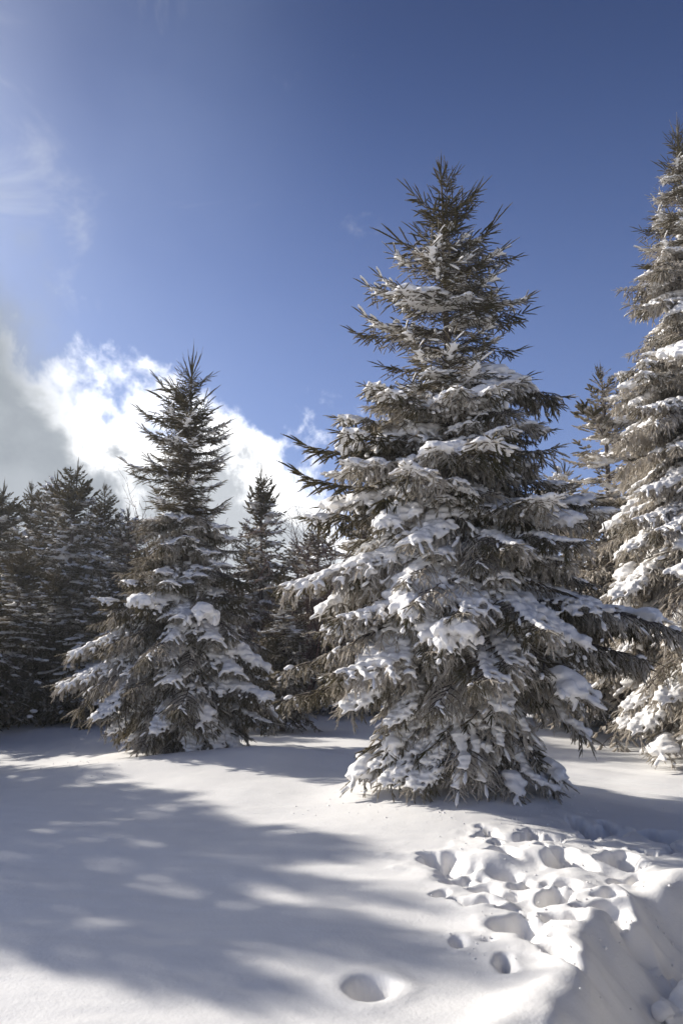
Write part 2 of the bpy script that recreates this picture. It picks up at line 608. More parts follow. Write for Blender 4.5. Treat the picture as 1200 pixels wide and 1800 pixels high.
def bough_data(seed, L, pitch, spread, shoot, hang, strands=0.0, snow=0.5, dens=400, nl=.0175, nw=.0046, capf=1.0, fr0=0.0, sr=.0060, sides=4, tipf=1.5,
               gap=.046, sgap=.042, pad=.06, lod=1.0):
    """shoots, wood and snow spots of one bough growing along +X.
    pitch: three pitch angles (root, middle, tip) in degrees"""
    rng = np.random.default_rng(seed)
    wood0, wood1, wr0, wr1 = [], [], [], []
    S0, SD, SL = [], [], []
    pads = []                                # (x, y, z, rx, ry, rz)
    n = 15
    s = np.linspace(0, 1, n)
    pa, pb, pc = (math.radians(q) for q in pitch)
    th = pa * (1 - s) * (1 - 2 * s) + pb * 4 * s * (1 - s) + pc * s * (2 * s - 1)
    yaw = math.radians(14) * np.sin(s * rng.uniform(2, 5) + rng.uniform(0, 6))
    st = L / (n - 1)
    th = th + math.radians(5) * np.sin(s * rng.uniform(4, 9) + rng.uniform(0, 6))
    dirs = np.stack([np.cos(th) * np.cos(yaw), np.cos(th) * np.sin(yaw), np.sin(th)], 1)
    ax = np.vstack([[0, 0, 0], np.cumsum(dirs[:-1] * st, 0)])
    br = 0.0065 + 0.0075 * L
    for k in range(n - 1):
        wood0.append(ax[k]); wood1.append(ax[k + 1])
        wr0.append(br * (1 - .85 * s[k])); wr1.append(br * (1 - .85 * s[k + 1]))

    def at(q):
        f = q * (n - 1)
        k = min(int(f), n - 2)
        return ax[k] + (ax[k + 1] - ax[k]) * (f - k), dirs[k]

    def snowfield(x, y):
        return vnoise(np.array([x * 3.1 / max(L, .7) ** .5 + seed * 3.7]), np.array([y * 3.1 + seed]), 7)[0] + .5

    def add_shoot(p, d, l):
        S0.append(p); SD.append(d); SL.append(l)

    up = np.array([0, 0, 1.])
    step = gap / L / lod
    q = 0.08 + rng.random() * .04
    side = 1
    while q < 0.985:
        p, d = at(q)
        env = (1 - q) ** .75 * (0.30 + 0.70 * min(1, q / .28)) + 0.05
        l2 = spread * L * env * rng.uniform(.6, 1.15)
        # thickness of snow pads along the axis
        sf = snowfield(p[0], 0)
        if snow > 0 and sf < .20 + snow * .52:
            r = pad * (0.55 + 0.9 * rng.random()) * (.5 + .5 * snow) * (1.1 - .5 * q)
            pads.append((*(p + up * (r * .45)), r * 1.25, r * 1.2, r * .72))
        if l2 > .05:
            hd = side * math.radians(rng.uniform(44, 66))
            lat = unit(np.cross(up, d))
            d2 = unit(d * math.cos(hd) + lat * math.sin(hd) + up * rng.uniform(-.1, .12))
            m = max(3, int(l2 / .09))
            ps = p.copy()
            drop = hang * rng.uniform(.5, 1.3)
            dd = d2.copy()
            for k in range(m):
                pe = ps + dd * (l2 / m)
                wood0.append(ps); wood1.append(pe)
                wr0.append(br * .42 * (1 - k / m) + .0018); wr1.append(br * .42 * (1 - (k + 1) / m) + .0018)
                # shoots along this piece
                g = rng.random() * sgap
                while g < l2 / m:
                    pp = ps + dd * g
                    for sg in (1, -1):
                        if rng.random() < .80:
                            h3 = sg * math.radians(rng.uniform(35, 65))
                            l3 = unit(np.cross(up, dd))
                            d3 = dd * math.cos(h3) + l3 * math.sin(h3) - up * (hang * rng.uniform(.0, 1.6)) \
                                + rng.normal(size=3) * .16
                            add_shoot(pp, unit(d3), shoot * rng.uniform(.35, 1.25))
                    if strands > 0 and rng.random() < strands:
                        d3 = unit(dd * .4 + rng.normal(size=3) * .28 - up * 1.0)
                        ll = shoot * rng.uniform(1.0, 2.0)
                        add_shoot(pp, d3, ll)
                        for j in range(3):
                            add_shoot(pp + d3 * ll * rng.uniform(.25, .8),
                                      unit(d3 + unit(rng.normal(size=3)) * .6), shoot * rng.uniform(.4, .8))
                    g += sgap / lod * rng.uniform(.7, 1.4)
                sf = snowfield(pe[0], pe[1])
                if snow > 0 and sf < .10 + snow * .54 and abs(dd[2]) < .8:
                    r = pad * (0.45 + 0.75 * rng.random()) * (.5 + .5 * snow) * (1 - .45 * k / m)
                    pads.append((*(ps * .5 + pe * .5 + up * (r * .4)), r * 1.3, r * 1.2, r * .65))
                ps = pe
                dd = unit(dd - up * (drop * .30))
            add_shoot(ps, dd, shoot * rng.uniform(.8, 1.3))
        # shoots straight on the axis
        for sg in (1, -1):
            h3 = sg * math.radians(rng.uniform(30, 60))
            lat = unit(np.cross(up, d))
            add_shoot(p, unit(d * math.cos(h3) + lat * math.sin(h3) + up * rng.uniform(-.25, .3) - up * hang * .4),
                      shoot * rng.uniform(.5, 1.1))
        side = -side
        q += step * rng.uniform(.75, 1.25)
    p, d = ax[-1], dirs[-1]
    add_shoot(p, d, shoot * tipf)
    for sg in (1, -1):
        lat = unit(np.cross(up, d))
        add_shoot(p, unit(d + lat * sg * .8 + up * .05), shoot * tipf * .75)
    S0, SD, SL = np.array(S0), np.array(SD), np.array(SL)
    # ---- foliage mesh
    wv, wf = tubes(np.array(wood0), np.array(wood1), np.array(wr0), np.array(wr1), 4)
    sv, sf_, sup = spindles(S0, SD, SL, sr * rng.uniform(.75, 1.3, len(S0)), sides, rng)
    nv, nf, ni, rz = needles(S0, SD, SL, rng, dens, nl, nw, .12)
    patch = fbm(S0[:, 0] * 3 + seed, S0[:, 1] * 3, 2, 13) + .12 * rng.normal(size=len(S0))
    fr = .56 + fr0 + .95 * patch[ni] + .30 * np.maximum(rz, -.5) + .10 * rng.normal(size=len(ni))
    fs = .50 + fr0 + .95 * patch[:, None] + .46 * np.maximum(sup, -.6) + .07 * rng.normal(size=sup.shape)
    V = np.vstack([wv, sv, nv])
    F = np.vstack([wf, sf_ + len(wv), nf + len(wv) + len(sv)])
    MI = np.concatenate([np.zeros(len(wf)), np.ones(len(sf_) + len(nf))])
    A = np.concatenate([np.zeros(len(wv)), fs.ravel(), np.repeat(fr, 3)])
    # ---- snow: pads on the wood and caps along the flatter shoots
    caps = []
    if snow > 0:
        flat = np.abs(SD[:, 2])
        pr = rng.random(len(S0))
        loc = np.array([snowfield(a, b) for a, b in S0[:, :2]])
        pick = (pr * (1 / max(capf, .01)) < .04 + .50 * snow * (loc < .20 + .46 * snow)) & (flat < .72)
        for p0, dd, ll in zip(S0[pick], SD[pick], SL[pick]):
            caps.append((p0, dd, ll, rng.uniform(.011, .020) * (.8 + .5 * snow)))
    return dict(V=V, F=F, MI=MI, A=A, pads=pads, caps=caps, tip=ax[-1] + dirs[-1] * shoot * 1.2, rng=rng)


def blob_mesh(name, pads, caps, voxel, rng, zlimit=None):
    """union of snow blobs, remeshed into one smooth lumpy skin"""
    iv, jf = ico()
    vs_, fs_ = [], []
    off = 0
    for (x, y, z, rx, ry, rz) in pads:
        v = iv * (1 + .13 * rng.normal(size=(len(iv), 1))) * np.array([rx, ry, rz]) + np.array([x, y, z])
        vs_.append(v); fs_.append(jf + off); off += len(iv)
    for p, d, l, r in caps:
        # elongated blob lying along the shoot
        dv = iv * np.array([l * .56, r, r * .95])
        d = np.asarray(d)
        b = unit(np.cross([0, 0, 1.], d))
        cth = np.cross(d, b)
        v = dv[:, :1] * d + dv[:, 1:2] * b + dv[:, 2:] * cth + p + d * l * .5 + np.array([0, 0, r * .5 + .006 - .05 * l])
        vs_.append(v); fs_.append(jf + off); off += len(iv)
    me = mesh_from(name + '_src', np.vstack(vs_), np.vstack(fs_), [M_SNOW])
    o = bpy.data.objects.new('tmp', me)
    C.objects.link(o)
    md = o.modifiers.new('r', 'REMESH')
    md.mode = 'VOXEL'
    md.voxel_size = voxel
    md.use_smooth_shade = True
    sm = o.modifiers.new('s', 'SMOOTH')
    sm.factor = .5
    sm.iterations = 2
    dg = bpy.context.evaluated_depsgraph_get()
    out = bpy.data.meshes.new_from_object(o.evaluated_get(dg))
    out.name = name
    out.materials.clear()
    out.materials.append(M_SNOW)
    out.polygons.foreach_set('use_smooth', np.full(len(out.polygons), True))
    bpy.data.objects.remove(o)
    bpy.data.meshes.remove(me)
    return out


VARIANTS = {}


def add_variant(cls, seed, voxel=.0135, **kw):
    d = bough_data(seed, **kw)
    fol = mesh_from('bough', d['V'], d['F'], [M_BARK, M_NEEDLE], d['MI'], {'frost': d['A']})
    sn = None
    if d['pads'] or d['caps']:
        sn = blob_mesh('bough_snow', d['pads'], d['caps'], voxel, d['rng'])
    VARIANTS.setdefault(cls, []).append(dict(fol=fol, snow=sn, dx=float(d['tip'][0]), dz=float(d['tip'][2])))


import time
T0 = time.time()
# crown top: short, rising, nearly bare of snow
TOP = dict(tipf=2.1, spread=.50, shoot=.15, hang=0, gap=.075, sgap=.06, capf=.4, fr0=-.40)
add_variant('top', 1, L=.30, pitch=(60, 52, 58), snow=.10, pad=.03, **TOP)
add_variant('top', 2, L=.46, pitch=(46, 36, 48), snow=.30, pad=.04, **TOP)
add_variant('top', 3, L=.40, pitch=(36, 30, 42), snow=.45, pad=.045, **TOP)
# upper crown
UPP = dict(tipf=1.9, shoot=.13, gap=.055, sgap=.052, capf=.3, fr0=-.36)
add_variant('upper', 4, L=.70, pitch=(20, 12, 36), spread=.50, hang=.14, snow=.45, pad=.05, **UPP)
add_variant('upper', 5, L=.95, pitch=(12, 4, 34), spread=.46, hang=.20, snow=.55, pad=.05, **UPP)
add_variant('upper', 6, L=1.20, pitch=(8, -2, 30), spread=.42, hang=.25, snow=.50, pad=.055, **UPP)
add_variant('upper', 15, L=.85, pitch=(10, -6, 24), spread=.48, hang=.25, snow=.25, pad=.05, **UPP)
add_variant('upper_laden', 18, L=.80, pitch=(6, -10, 14), spread=.50, hang=.25, snow=.85, pad=.08, **UPP)
# middle crown: laden
MID = dict(capf=1.0, fr0=.12)
add_variant('mid', 7, L=1.00, pitch=(2, -14, 0), spread=.48, shoot=.105, hang=.40, strands=.22, snow=0.94, pad=.06, **MID)
add_variant('mid', 8, L=1.35, pitch=(2, -12, 12), spread=.44, shoot=.108, hang=.42, strands=.26, snow=0.79, pad=.06, **MID)
add_variant('mid', 9, L=1.70, pitch=(6, -6, 14), spread=.40, shoot=.108, hang=.42, strands=.30, snow=0.84, pad=.065, **MID)
add_variant('mid', 16, L=1.15, pitch=(-2, -16, 6), spread=.46, shoot=.108, hang=.48, strands=.30, snow=0.54, pad=.055, **MID)
add_variant('mid_laden', 19, L=1.10, pitch=(0, -20, -10), spread=.50, shoot=.105, hang=.5, strands=.28, snow=1.05, pad=.095, **MID)
add_variant('mid_laden', 20, L=1.50, pitch=(4, -12, -6), spread=.42, shoot=.108, hang=.5, strands=.30, snow=0.99, pad=.095, **MID)
# lower crown: hanging curtains
LOW = dict(capf=1.0, fr0=.18)
add_variant('low', 10, L=1.30, pitch=(-8, -26, -22), spread=.46, shoot=.11, hang=.7, strands=.42, snow=0.74, pad=.055, **LOW)
add_variant('low', 11, L=1.80, pitch=(-2, -18, -8), spread=.42, shoot=.112, hang=.65, strands=.42, snow=0.69, pad=.06, **LOW)
add_variant('low', 12, L=2.30, pitch=(2, -8, -12), spread=.34, shoot=.115, hang=.7, strands=.42, snow=0.74, pad=.06, **LOW)
add_variant('low', 17, L=1.50, pitch=(-4, -24, -30), spread=.44, shoot=.112, hang=.7, strands=.42, snow=0.52, pad=.055, **LOW)
add_variant('low_laden', 21, L=1.45, pitch=(-4, -28, -34), spread=.46, shoot=.11, hang=.7, strands=.36, snow=1.04, pad=.095, **LOW)
add_variant('low_laden', 22, L=2.10, pitch=(2, -12, -14), spread=.36, shoot=.112, hang=.7, strands=.40, snow=0.94, pad=.09, **LOW)
# skirt bent down to the ground
add_variant('skirt', 13, L=1.10, pitch=(-20, -50, -40), spread=.46, shoot=.11, hang=.6, strands=.3, snow=0.84, pad=.07, **LOW)
add_variant('skirt', 14, L=1.50, pitch=(-12, -42, -26), spread=.42, shoot=.11, hang=.6, strands=.3, snow=0.69, pad=.07, **LOW)
add_variant('skirt_laden', 23, L=1.20, pitch=(-10, -48, -26), spread=.50, shoot=.105, hang=.22, strands=.12, snow=0.94, pad=.085, **LOW)
add_variant('skirt_laden', 24, L=1.05, pitch=(-16, -44, -40), spread=.52, shoot=.105, hang=.25, strands=.15, snow=0.74, pad=.08, **LOW)
print('variants', round(time.time() - T0, 1), sum(len(v['fol'].polygons) for c in VARIANTS.values() for v in c),
      sum(len(v['snow'].polygons) for c in VARIANTS.values() for v in c if v['snow']))


def trunk_mesh(name, H, r, lean=(0, 0), seed=0, sides=10):
    rng = np.random.default_rng(seed)
    n = max(8, int(H / .35))
    z = np.linspace(-.3, H, n)
    u = np.clip(z / H, 0, 1)
    cx = lean[0] * u + .02 * np.cumsum(rng.normal(size=n)) * u * .5
    cyy = lean[1] * u + .02 * np.cumsum(rng.normal(size=n)) * u * .5
    rr = r * (1 - u) ** .9 + .006
    a = np.arange(sides) * 2 * math.pi / sides
    v = np.stack([cx[:, None] + rr[:, None] * np.cos(a) * (1 + .06 * rng.normal(size=(n, sides))),
                  cyy[:, None] + rr[:, None] * np.sin(a), np.repeat(z[:, None], sides, 1)], -1).reshape(-1, 3)
    i = np.arange(n * sides).reshape(n, sides)
    f = np.stack([i[:-1], np.roll(i[:-1], -1, 1), np.roll(i[1:], -1, 1), i[1:]], -1).reshape(-1, 4)
    return mesh_from(name, v, f, [M_BARK], smooth=True), (cx[-1], cyy[-1])


def leader_mesh(seed, n, h, frost=.0):
    """the bare upright shoots that crown a spruce"""
    rng = np.random.default_rng(seed)
    P, D, Ln = [np.zeros(3)], [np.array([0.03, 0, 1.])], [h]
    for k in range(n):
        a = rng.uniform(0, 6.28)
        t = rng.uniform(.15, .5)
        P.append(np.array([0, 0, -.16 + .22 * rng.random()]))
        D.append(unit(np.array([math.cos(a) * t, math.sin(a) * t, 1.])))
        Ln.append(h * rng.uniform(.45, .95))
    P, D, Ln = np.array(P), np.array(D), np.array(Ln)
    wv, wf, up_ = spindles(P, D, Ln, np.full(len(P), .0085), 5, rng)
    nv, nf, ni, rz = needles(P, D, Ln, rng, 260, .017, .0045, 0)
    V = np.vstack([wv, nv])
    F = np.vstack([wf, nf + len(wv)])
    return mesh_from('leader', V, F, [M_NEEDLE], None, {'frost': np.r_[(.22 + .2 * up_).ravel(), np.full(len(nv), .25)]})


def pick(cls, dx, rng):
    vv = sorted(VARIANTS[cls], key=lambda v: abs(math.log(v['dx'] / dx)) + rng.uniform(0, .35))
    return vv[0]


def place_bough(root, cls, z_tip, az, reach, rng, frost, H, snow_p=1.0, tilt=10):
    v = pick(cls, reach, rng)
    sc = reach / v['dx']
    za = z_tip - v['dz'] * sc
    za = min(max(za, .12), H - .05)
    o = link('bough', v['fol'], root)
    o.location = (0, 0, za)
    o.rotation_euler = (R(rng.uniform(-tilt, tilt)), R(rng.uniform(-tilt, tilt) * .6), az)
    o.scale = (sc, sc * rng.uniform(.9, 1.1), sc * rng.uniform(.92, 1.1))
    o['frost'] = float(frost + rng.uniform(-.12, .12))
    if v['snow'] is not None and rng.random() < snow_p:
        s = link('snow', v['snow'], o)
        s['kind'] = 'stuff'
    return o


def spruce(name, x, y, z0, H, prof, seed, label, group=None, frost=0.0, r=.1, keys=(), whorl=.30, per=9, lean=(0, 0),
           snow_p=1.0, lead=(9, .45), bias=0.0, laden=.04, vary=.6):
    """prof: list of (height, reach to the left, reach to the right); keys: hand placed boughs"""
    rng = random.Random(seed)
    root = link(name, None)
    root.location = (x, y, z0)
    tag(root, label, 'tree', group)
    tm, tip = trunk_mesh('trunk', H, r, lean, seed)
    link('trunk', tm, root)
    ld = link('leader', leader_mesh(seed, *lead), root)
    ld.location = (tip[0], tip[1], H - .06)
    ld['frost'] = frost
    hs = np.array([p[0] for p in prof])
    rl = np.array([p[1] for p in prof])
    rr = np.array([p[2] for p in prof])
    for (cls, zt, azd, reach) in keys:
        place_bough(root, cls, zt, R(azd), reach, rng, frost, H, snow_p, 2)
    h = prof[0][0]
    k = 0
    while h < prof[-1][0]:
        u = h / H
        n = per if u < .58 else max(5, int(per * .72))
        a0 = rng.uniform(0, 6.28)
        for j in range(n):
            a = a0 + 2 * math.pi * j / n + rng.uniform(-.3, .3)
            hh = h + rng.uniform(-.5, .5) * whorl
            L_, R_ = np.interp(hh, hs, rl), np.interp(hh, hs, rr)
            wgt = .5 + .5 * math.cos(a)
            reach = L_ * (1 - wgt) + R_ * wgt
            reach *= rng.uniform(vary, 1.03) if u < .58 else rng.uniform(min(.5, vary), 1.05) if vary < .7 else rng.uniform(.74, 1.06)
            if reach < .12:
                continue
            uu = hh / H + bias
            cls = 'top' if (uu > .88 or reach < .42) and uu > .6 else 'upper' if uu > .60 else 'mid' if uu > .36 \
                else 'low' if uu > .13 else 'skirt'
            if cls != 'top' and rng.random() < laden:
                cls += '_laden'
            place_bough(root, cls, hh, a, reach, rng, frost, H, snow_p)
        h += whorl * (1.0 if u < .7 else .75)
        k += 1
    return root


def metric(px_prof, cx, Y, z0):
    """profile read off the photograph (row, left edge, right edge) -> heights and reaches at distance Y"""
    return sorted((at_depth(600, py, Y)[2] - z0, max(cx - at_depth(xl, py, Y)[0], .05), max(at_depth(xr, py, Y)[0] - cx, .05))
                  for py, xl, xr in px_prof)


def snow_clump(root, px, py, Y, rx, ry, rz, seed):
    """a heavy cushion of snow lying on the boughs of a tree"""
    rng = np.random.default_rng(seed)
    cx, cy_, cz = at_depth(px, py, Y)
    pads = [(0, 0, 0, rx * .72, ry * .8, rz * .8)]
    for k in range(16):
        a, q = rng.uniform(0, 6.28), rng.uniform(.3, .95)
        f = rng.uniform(.22, .5)
        pads.append((rx * q * math.cos(a), ry * q * math.sin(a), -rz * .75 * q ** 2 + rng.uniform(-.1, .25) * rz,
                     rx * f, ry * f, min(rz * f * 1.5, rz * .6)))
    for k in range(14):
        a = rng.uniform(0, 6.28)
        q = rng.uniform(.7, 1.15)
        f = rng.uniform(.07, .16)
        pads.append((rx * q * math.cos(a), ry * q * math.sin(a), -rz * rng.uniform(.5, 1.3), rx * f, ry * f, rz * f * 3.2))
    o = link('snow_clump', blob_mesh('snow_clump', pads, [], max(.012, rx * .05), rng), root)
    o.location = Vector((cx, cy_, cz)) - root.location
    return o


# ------------------------------------------------------------------ the three near spruces
mx, my = MAIN_XY
mz = gz(mx, my) - .18
mprof = metric([(285, 775, 800), (330, 725, 845), (420, 690, 880), (500, 650, 935), (570, 625, 935), (630, 655, 925),
                (690, 640, 1000), (760, 560, 1010), (830, 540, 1050), (900, 530, 1070), (960, 530, 1100), (1050, 500, 1090),
                (1110, 500, 1150), (1180, 500, 1130), (1240, 510, 1060), (1290, 590, 990), (1350, 610, 1010), (1395, 640, 1005)],
               mx, my, mz)
mprof[0] = (0.05,) + mprof[0][1:]
MH = at_depth(785, 300, my)[2] - mz


def key(cls, px, py, azd, Y=my, cx=mx, z0=mz):
    """a bough whose tip shows at (px, py); azimuth 0 = right, 180 = left, 270 = towards the camera"""
    tx, _, tz = at_depth(px, py, Y)
    return (cls, tz - z0, azd, max(abs((tx - cx) / math.cos(R(azd))), .15))


def key3(cls, px, py, Y, root, z0):
    """a bough whose tip shows at (px, py) at distance Y"""
    tx, _, tz = at_depth(px, py, Y)
    return (cls, tz - z0, math.degrees(math.atan2(Y - root[1], tx - root[0])), math.hypot(Y - root[1], tx - root[0]))


mkeys = [key('upper', 512, 758, 184), key('upper', 508, 822, 190), key('mid', 520, 905, 172), key('mid', 1008, 702, 2),
         key('low', 478, 1040, 196), key('low_laden', 1200, 1085, 4), key('low', 1195, 1120, -14), key('low', 1150, 1180, -6), key('mid', 1075, 905, -6),
         key('low', 475, 1180, 186), key('low', 478, 1240, 172), key('upper', 608, 568, 182), key('upper', 632, 488, 176),
         key('upper', 945, 506, 4), key('upper', 925, 610, -4), key('top', 675, 412, 178), key('top', 882, 378, 3),
         key('top', 710, 330, 184), key('top', 850, 322, -5), key('upper', 920, 445, 0), key('skirt', 1050, 1295, -8)]
mkeys += [key3(c_, px, py, my - dy, MAIN_XY, mz) for c_, px, py, dy in (
    ('mid', 872, 735, .75), ('mid', 600, 800, .25), ('mid', 760, 870, 1.0), ('low', 838, 1000, 1.3), ('low', 712, 1075, 1.5),
    ('low', 805, 1150, 1.6), ('low', 752, 1260, 1.5), ('low', 555, 1165, .7), ('mid', 985, 745, .3), ('skirt', 640, 1375, .5),
    ('skirt', 735, 1400, .75), ('skirt', 985, 1385, .3), ('skirt', 880, 1400, .7),
    ('upper', 715, 655, .6), ('upper', 865, 655, .5), ('upper', 795, 690, .8), ('upper', 690, 690, .35), ('upper', 940, 650, .3),
    ('upper_laden', 760, 640, .7), ('upper', 655, 640, .1), ('upper', 640, 700, .2), ('upper', 900, 690, .6),
    ('mid_laden', 950, 925, 1.05), ('low_laden', 1120, 1095, .5), ('upper_laden', 880, 555, .45),
    ('mid_laden', 1000, 712, .1), ('mid_laden', 720, 720, .75), ('low_laden', 640, 1190, 1.0), ('low_laden', 735, 1085, 1.4),
    ('skirt_laden', 605, 1385, .45), ('skirt_laden', 1012, 1385, .4), ('skirt', 850, 1412, 1.0), ('skirt', 725, 1412, .95),
    ('skirt', 665, 1400, .75), ('skirt_laden', 935, 1408, .85), ('skirt', 790, 1412, 1.0), ('skirt', 980, 1400, .7),
    ('mid_laden', 870, 720, .75), ('mid_laden', 600, 800, .3), ('low_laden', 805, 1140, 1.6))]
main_tree = spruce('spruce_tree', mx, my, mz, MH, mprof, 71,
       'tall laden spruce in the centre right, its skirt of boughs buried in snow', 'near spruces at the edge of the clearing',
       frost=.05, r=.10, keys=mkeys, per=10, laden=.10, lean=(-.06, 0), lead=(10, .36))

lx, ly = LEFT_XY
lz = gz(lx, ly) - .12
lprof = metric([(640, 312, 345), (665, 285, 372), (715, 245, 395), (745, 250, 405), (800, 235, 400), (870, 225, 415), (960, 195, 435),
                (1020, 175, 455), (1100, 155, 465), (1150, 120, 480), (1200, 100, 490), (1250, 110, 500), (1300, 170, 500),
                (1330, 205, 400)], lx, ly, lz)
lprof[0] = (0.05,) + lprof[0][1:]
LH = at_depth(328, 650, ly)[2] - lz
lkeys = [key('upper', 236, 714, 182, ly, lx, lz), key('upper', 410, 738, 0, ly, lx, lz), key('top', 272, 662, 180, ly, lx, lz),
         key('top', 378, 652, 2, ly, lx, lz), key('upper', 212, 805, 178, ly, lx, lz), key('upper', 405, 800, 4, ly, lx, lz),
         key('low', 95, 1145, 184, ly, lx, lz), key('low', 85, 1205, 190, ly, lx, lz), key('low', 505, 1270, -10, ly, lx, lz)]
lkeys += [key3(c_, px, py, ly - dy, LEFT_XY, lz) for c_, px, py, dy in (
    ('mid_laden', 435, 1030, .7), ('low_laden', 470, 1230, 1.2), ('low', 310, 1265, 1.6), ('mid_laden', 235, 1075, 1.0),
    ('skirt', 250, 1325, .9), ('skirt', 300, 1330, 1.1), ('skirt', 350, 1330, 1.1), ('skirt', 400, 1325, .9), ('skirt', 210, 1325, .6),
    ('skirt', 440, 1325, .6), ('skirt', 325, 1330, .8), ('skirt', 275, 1328, .7), ('skirt', 375, 1328, .7))]
left_tree = spruce('spruce_tree', lx, ly, lz, LH, lprof, 72,
       'dark spruce on the left with bare spiky top, standing before the white cloud', 'near spruces at the edge of the clearing',
       frost=-.08, r=.10, keys=lkeys, per=13, vary=.68, snow_p=.7, lean=(.05, 0), lead=(11, .62))

rx, ry = RIGHT_XY
rz_ = gz(rx, ry)
rprof = metric([(225, 1175, 1225), (290, 1150, 1255), (370, 1120, 1290), (450, 1095, 1320), (540, 1085, 1350), (640, 1080, 1380),
                (720, 1062, 1400), (800, 1055, 1430), (900, 1050, 1450), (1000, 1042, 1470), (1100, 1035, 1490), (1200, 1030, 1500),
                (1280, 1045, 1500), (1330, 1090, 1470)], rx, ry, rz_)
rprof[0] = (0.05,) + rprof[0][1:]
RH = at_depth(1195, 235, ry)[2] - rz_
right_tree = spruce('spruce_tree', rx, ry, rz_, RH, rprof, 73,
       'tallest spruce, thickly crusted in white snow, cut off by the right edge', 'near spruces at the edge of the clearing',
       frost=.28, r=.13, whorl=.30, per=11, lead=(6, .5), bias=-.18, laden=.22, snow_p=.85, vary=.72)
for i, (px, py, dy, a, b, c_) in enumerate((
        (852, 694, .62, .22, .18, .14), (622, 782, .28, .18, .15, .10), (800, 1100, 1.45, .22, .2, .12))):
    snow_clump(main_tree, px, py, my - dy, a, b, c_, 500 + i)
for i, (px, py, dy, a, b, c_) in enumerate(((356, 1072, 1.1, .22, .18, .14), (248, 1052, 1.0, .2, .16, .10))):
    snow_clump(left_tree, px, py, ly - dy, a, b, c_, 600 + i)
print('near trees', round(time.time() - T0, 1))


# ------------------------------------------------------------------ spruces further back: trunk, crown and snow
def far_crown(seed, H, width):
    """one crown of boughs joined, with its snow; profile is a ragged cone"""
    rng = random.Random(seed)
    V, F, MI, A = [], [], [], []
    pads, caps = [], []
    off = 0
    var = []
    for k, (cls, L, pitch, hang, sn) in enumerate((('t', .45, (48, 42, 48), 0, .15), ('u', .8, (20, 12, 30), .12, .45),
                                                   ('u', 1.0, (12, 4, 24), .2, .6), ('m', 1.2, (0, -12, 4), .4, .8),
                                                   ('l', 1.5, (-6, -20, -14), .6, .7), ('s', 1.2, (-20, -45, -30), .5, .7))):
        var.append((cls, bough_data(seed * 10 + k, L=L, pitch=pitch, spread=.44, shoot=.13, hang=hang,
                                    strands=.3 if cls in 'mls' else 0, snow=sn * .75, dens=40, nl=.034, nw=.012, gap=.092, sgap=.098, sr=.017, sides=3, fr0=-.05,
                                    pad=.085)))
    h = .08
    while h < H - .1:
        u = h / H
        n = 9 if u < .7 else 8
        a0 = rng.uniform(0, 6.28)
        for j in range(n):
            hh = h + rng.uniform(-.18, .18)
            uu = min(max(hh / H, 0), 1)
            reach = width * ((1 - uu) ** .70 * (.82 + .18 * min(1, uu / .15))) * rng.uniform(.55, 1.1) + .12
            c = 't' if uu > .86 else 'u' if uu > .58 else 'm' if uu > .34 else 'l' if uu > .12 else 's'
            cand = [d for q, d in var if q == c]
            d = rng.choice(cand)
            sc = reach / d['tip'][0]
            za = min(max(hh - d['tip'][2] * sc, .1), H - .04)
            a = a0 + 6.283 * j / n + rng.uniform(-.3, .3)
            ca, sa = math.cos(a), math.sin(a)
            M = np.array([[ca, -sa, 0], [sa, ca, 0], [0, 0, 1]])
            V.append((d['V'] * sc) @ M.T + np.array([0, 0, za]))
            F.append(d['F'] + off)
            off += len(d['V'])
            MI.append(d['MI'])
            A.append(d['A'])
            for p in d['pads']:
                if rng.random() < .8:
                    q = M @ (np.array(p[:3]) * sc)
                    rr = max(p[3] * sc, .05)
                    pads.append((q[0], q[1], q[2] + za, rr, rr, rr * .62))
        h += .30 if u < .7 else .22 if u < .84 else .12
    cm = mesh_from('crown', np.vstack(V), np.vstack(F), [M_BARK, M_NEEDLE], np.concatenate(MI), {'frost': np.concatenate(A)})
    sm = blob_mesh('crown_snow', pads, [], .038, np.random.default_rng(seed))
    return cm, sm


FAR = []
for sd_, H, wd in ((201, 5.0, 1.65), (202, 5.6, 1.6), (203, 4.6, 1.7)):
    cm, sm = far_crown(sd_, H, wd)
    tm, tip = trunk_mesh('trunk', H, .08, (0, 0), sd_, 8)
    lm = leader_mesh(sd_, 6, .36)
    FAR.append((H, cm, sm, tm, lm, tip))
print('far crowns', round(time.time() - T0, 1), [len(a[1].polygons) for a in FAR], [len(a[2].polygons) for a in FAR])


def far_spruce(x, y, H, label, group, k, frost=0.0, snow=True, wide=1.0, rot=None):
    H0, cm, sm, tm, lm, tip = FAR[k % len(FAR)]
    s = H / H0
    root = link('spruce_tree', None)
    root.location = (x, y, gz(x, y) - .03)
    root.rotation_euler = (0, 0, k * 2.4 if rot is None else rot)
    root.scale = (s * wide, s * wide, s)
    tag(root, label, 'tree', group)
    link('trunk', tm, root)
    c_ = link('crown', cm, root)
    c_['frost'] = frost
    l_ = link('leader', lm, root)
    l_.location = (tip[0], tip[1], H0 - .22)
    if snow:
        link('snow', sm, root)['kind'] = 'stuff'
    return root


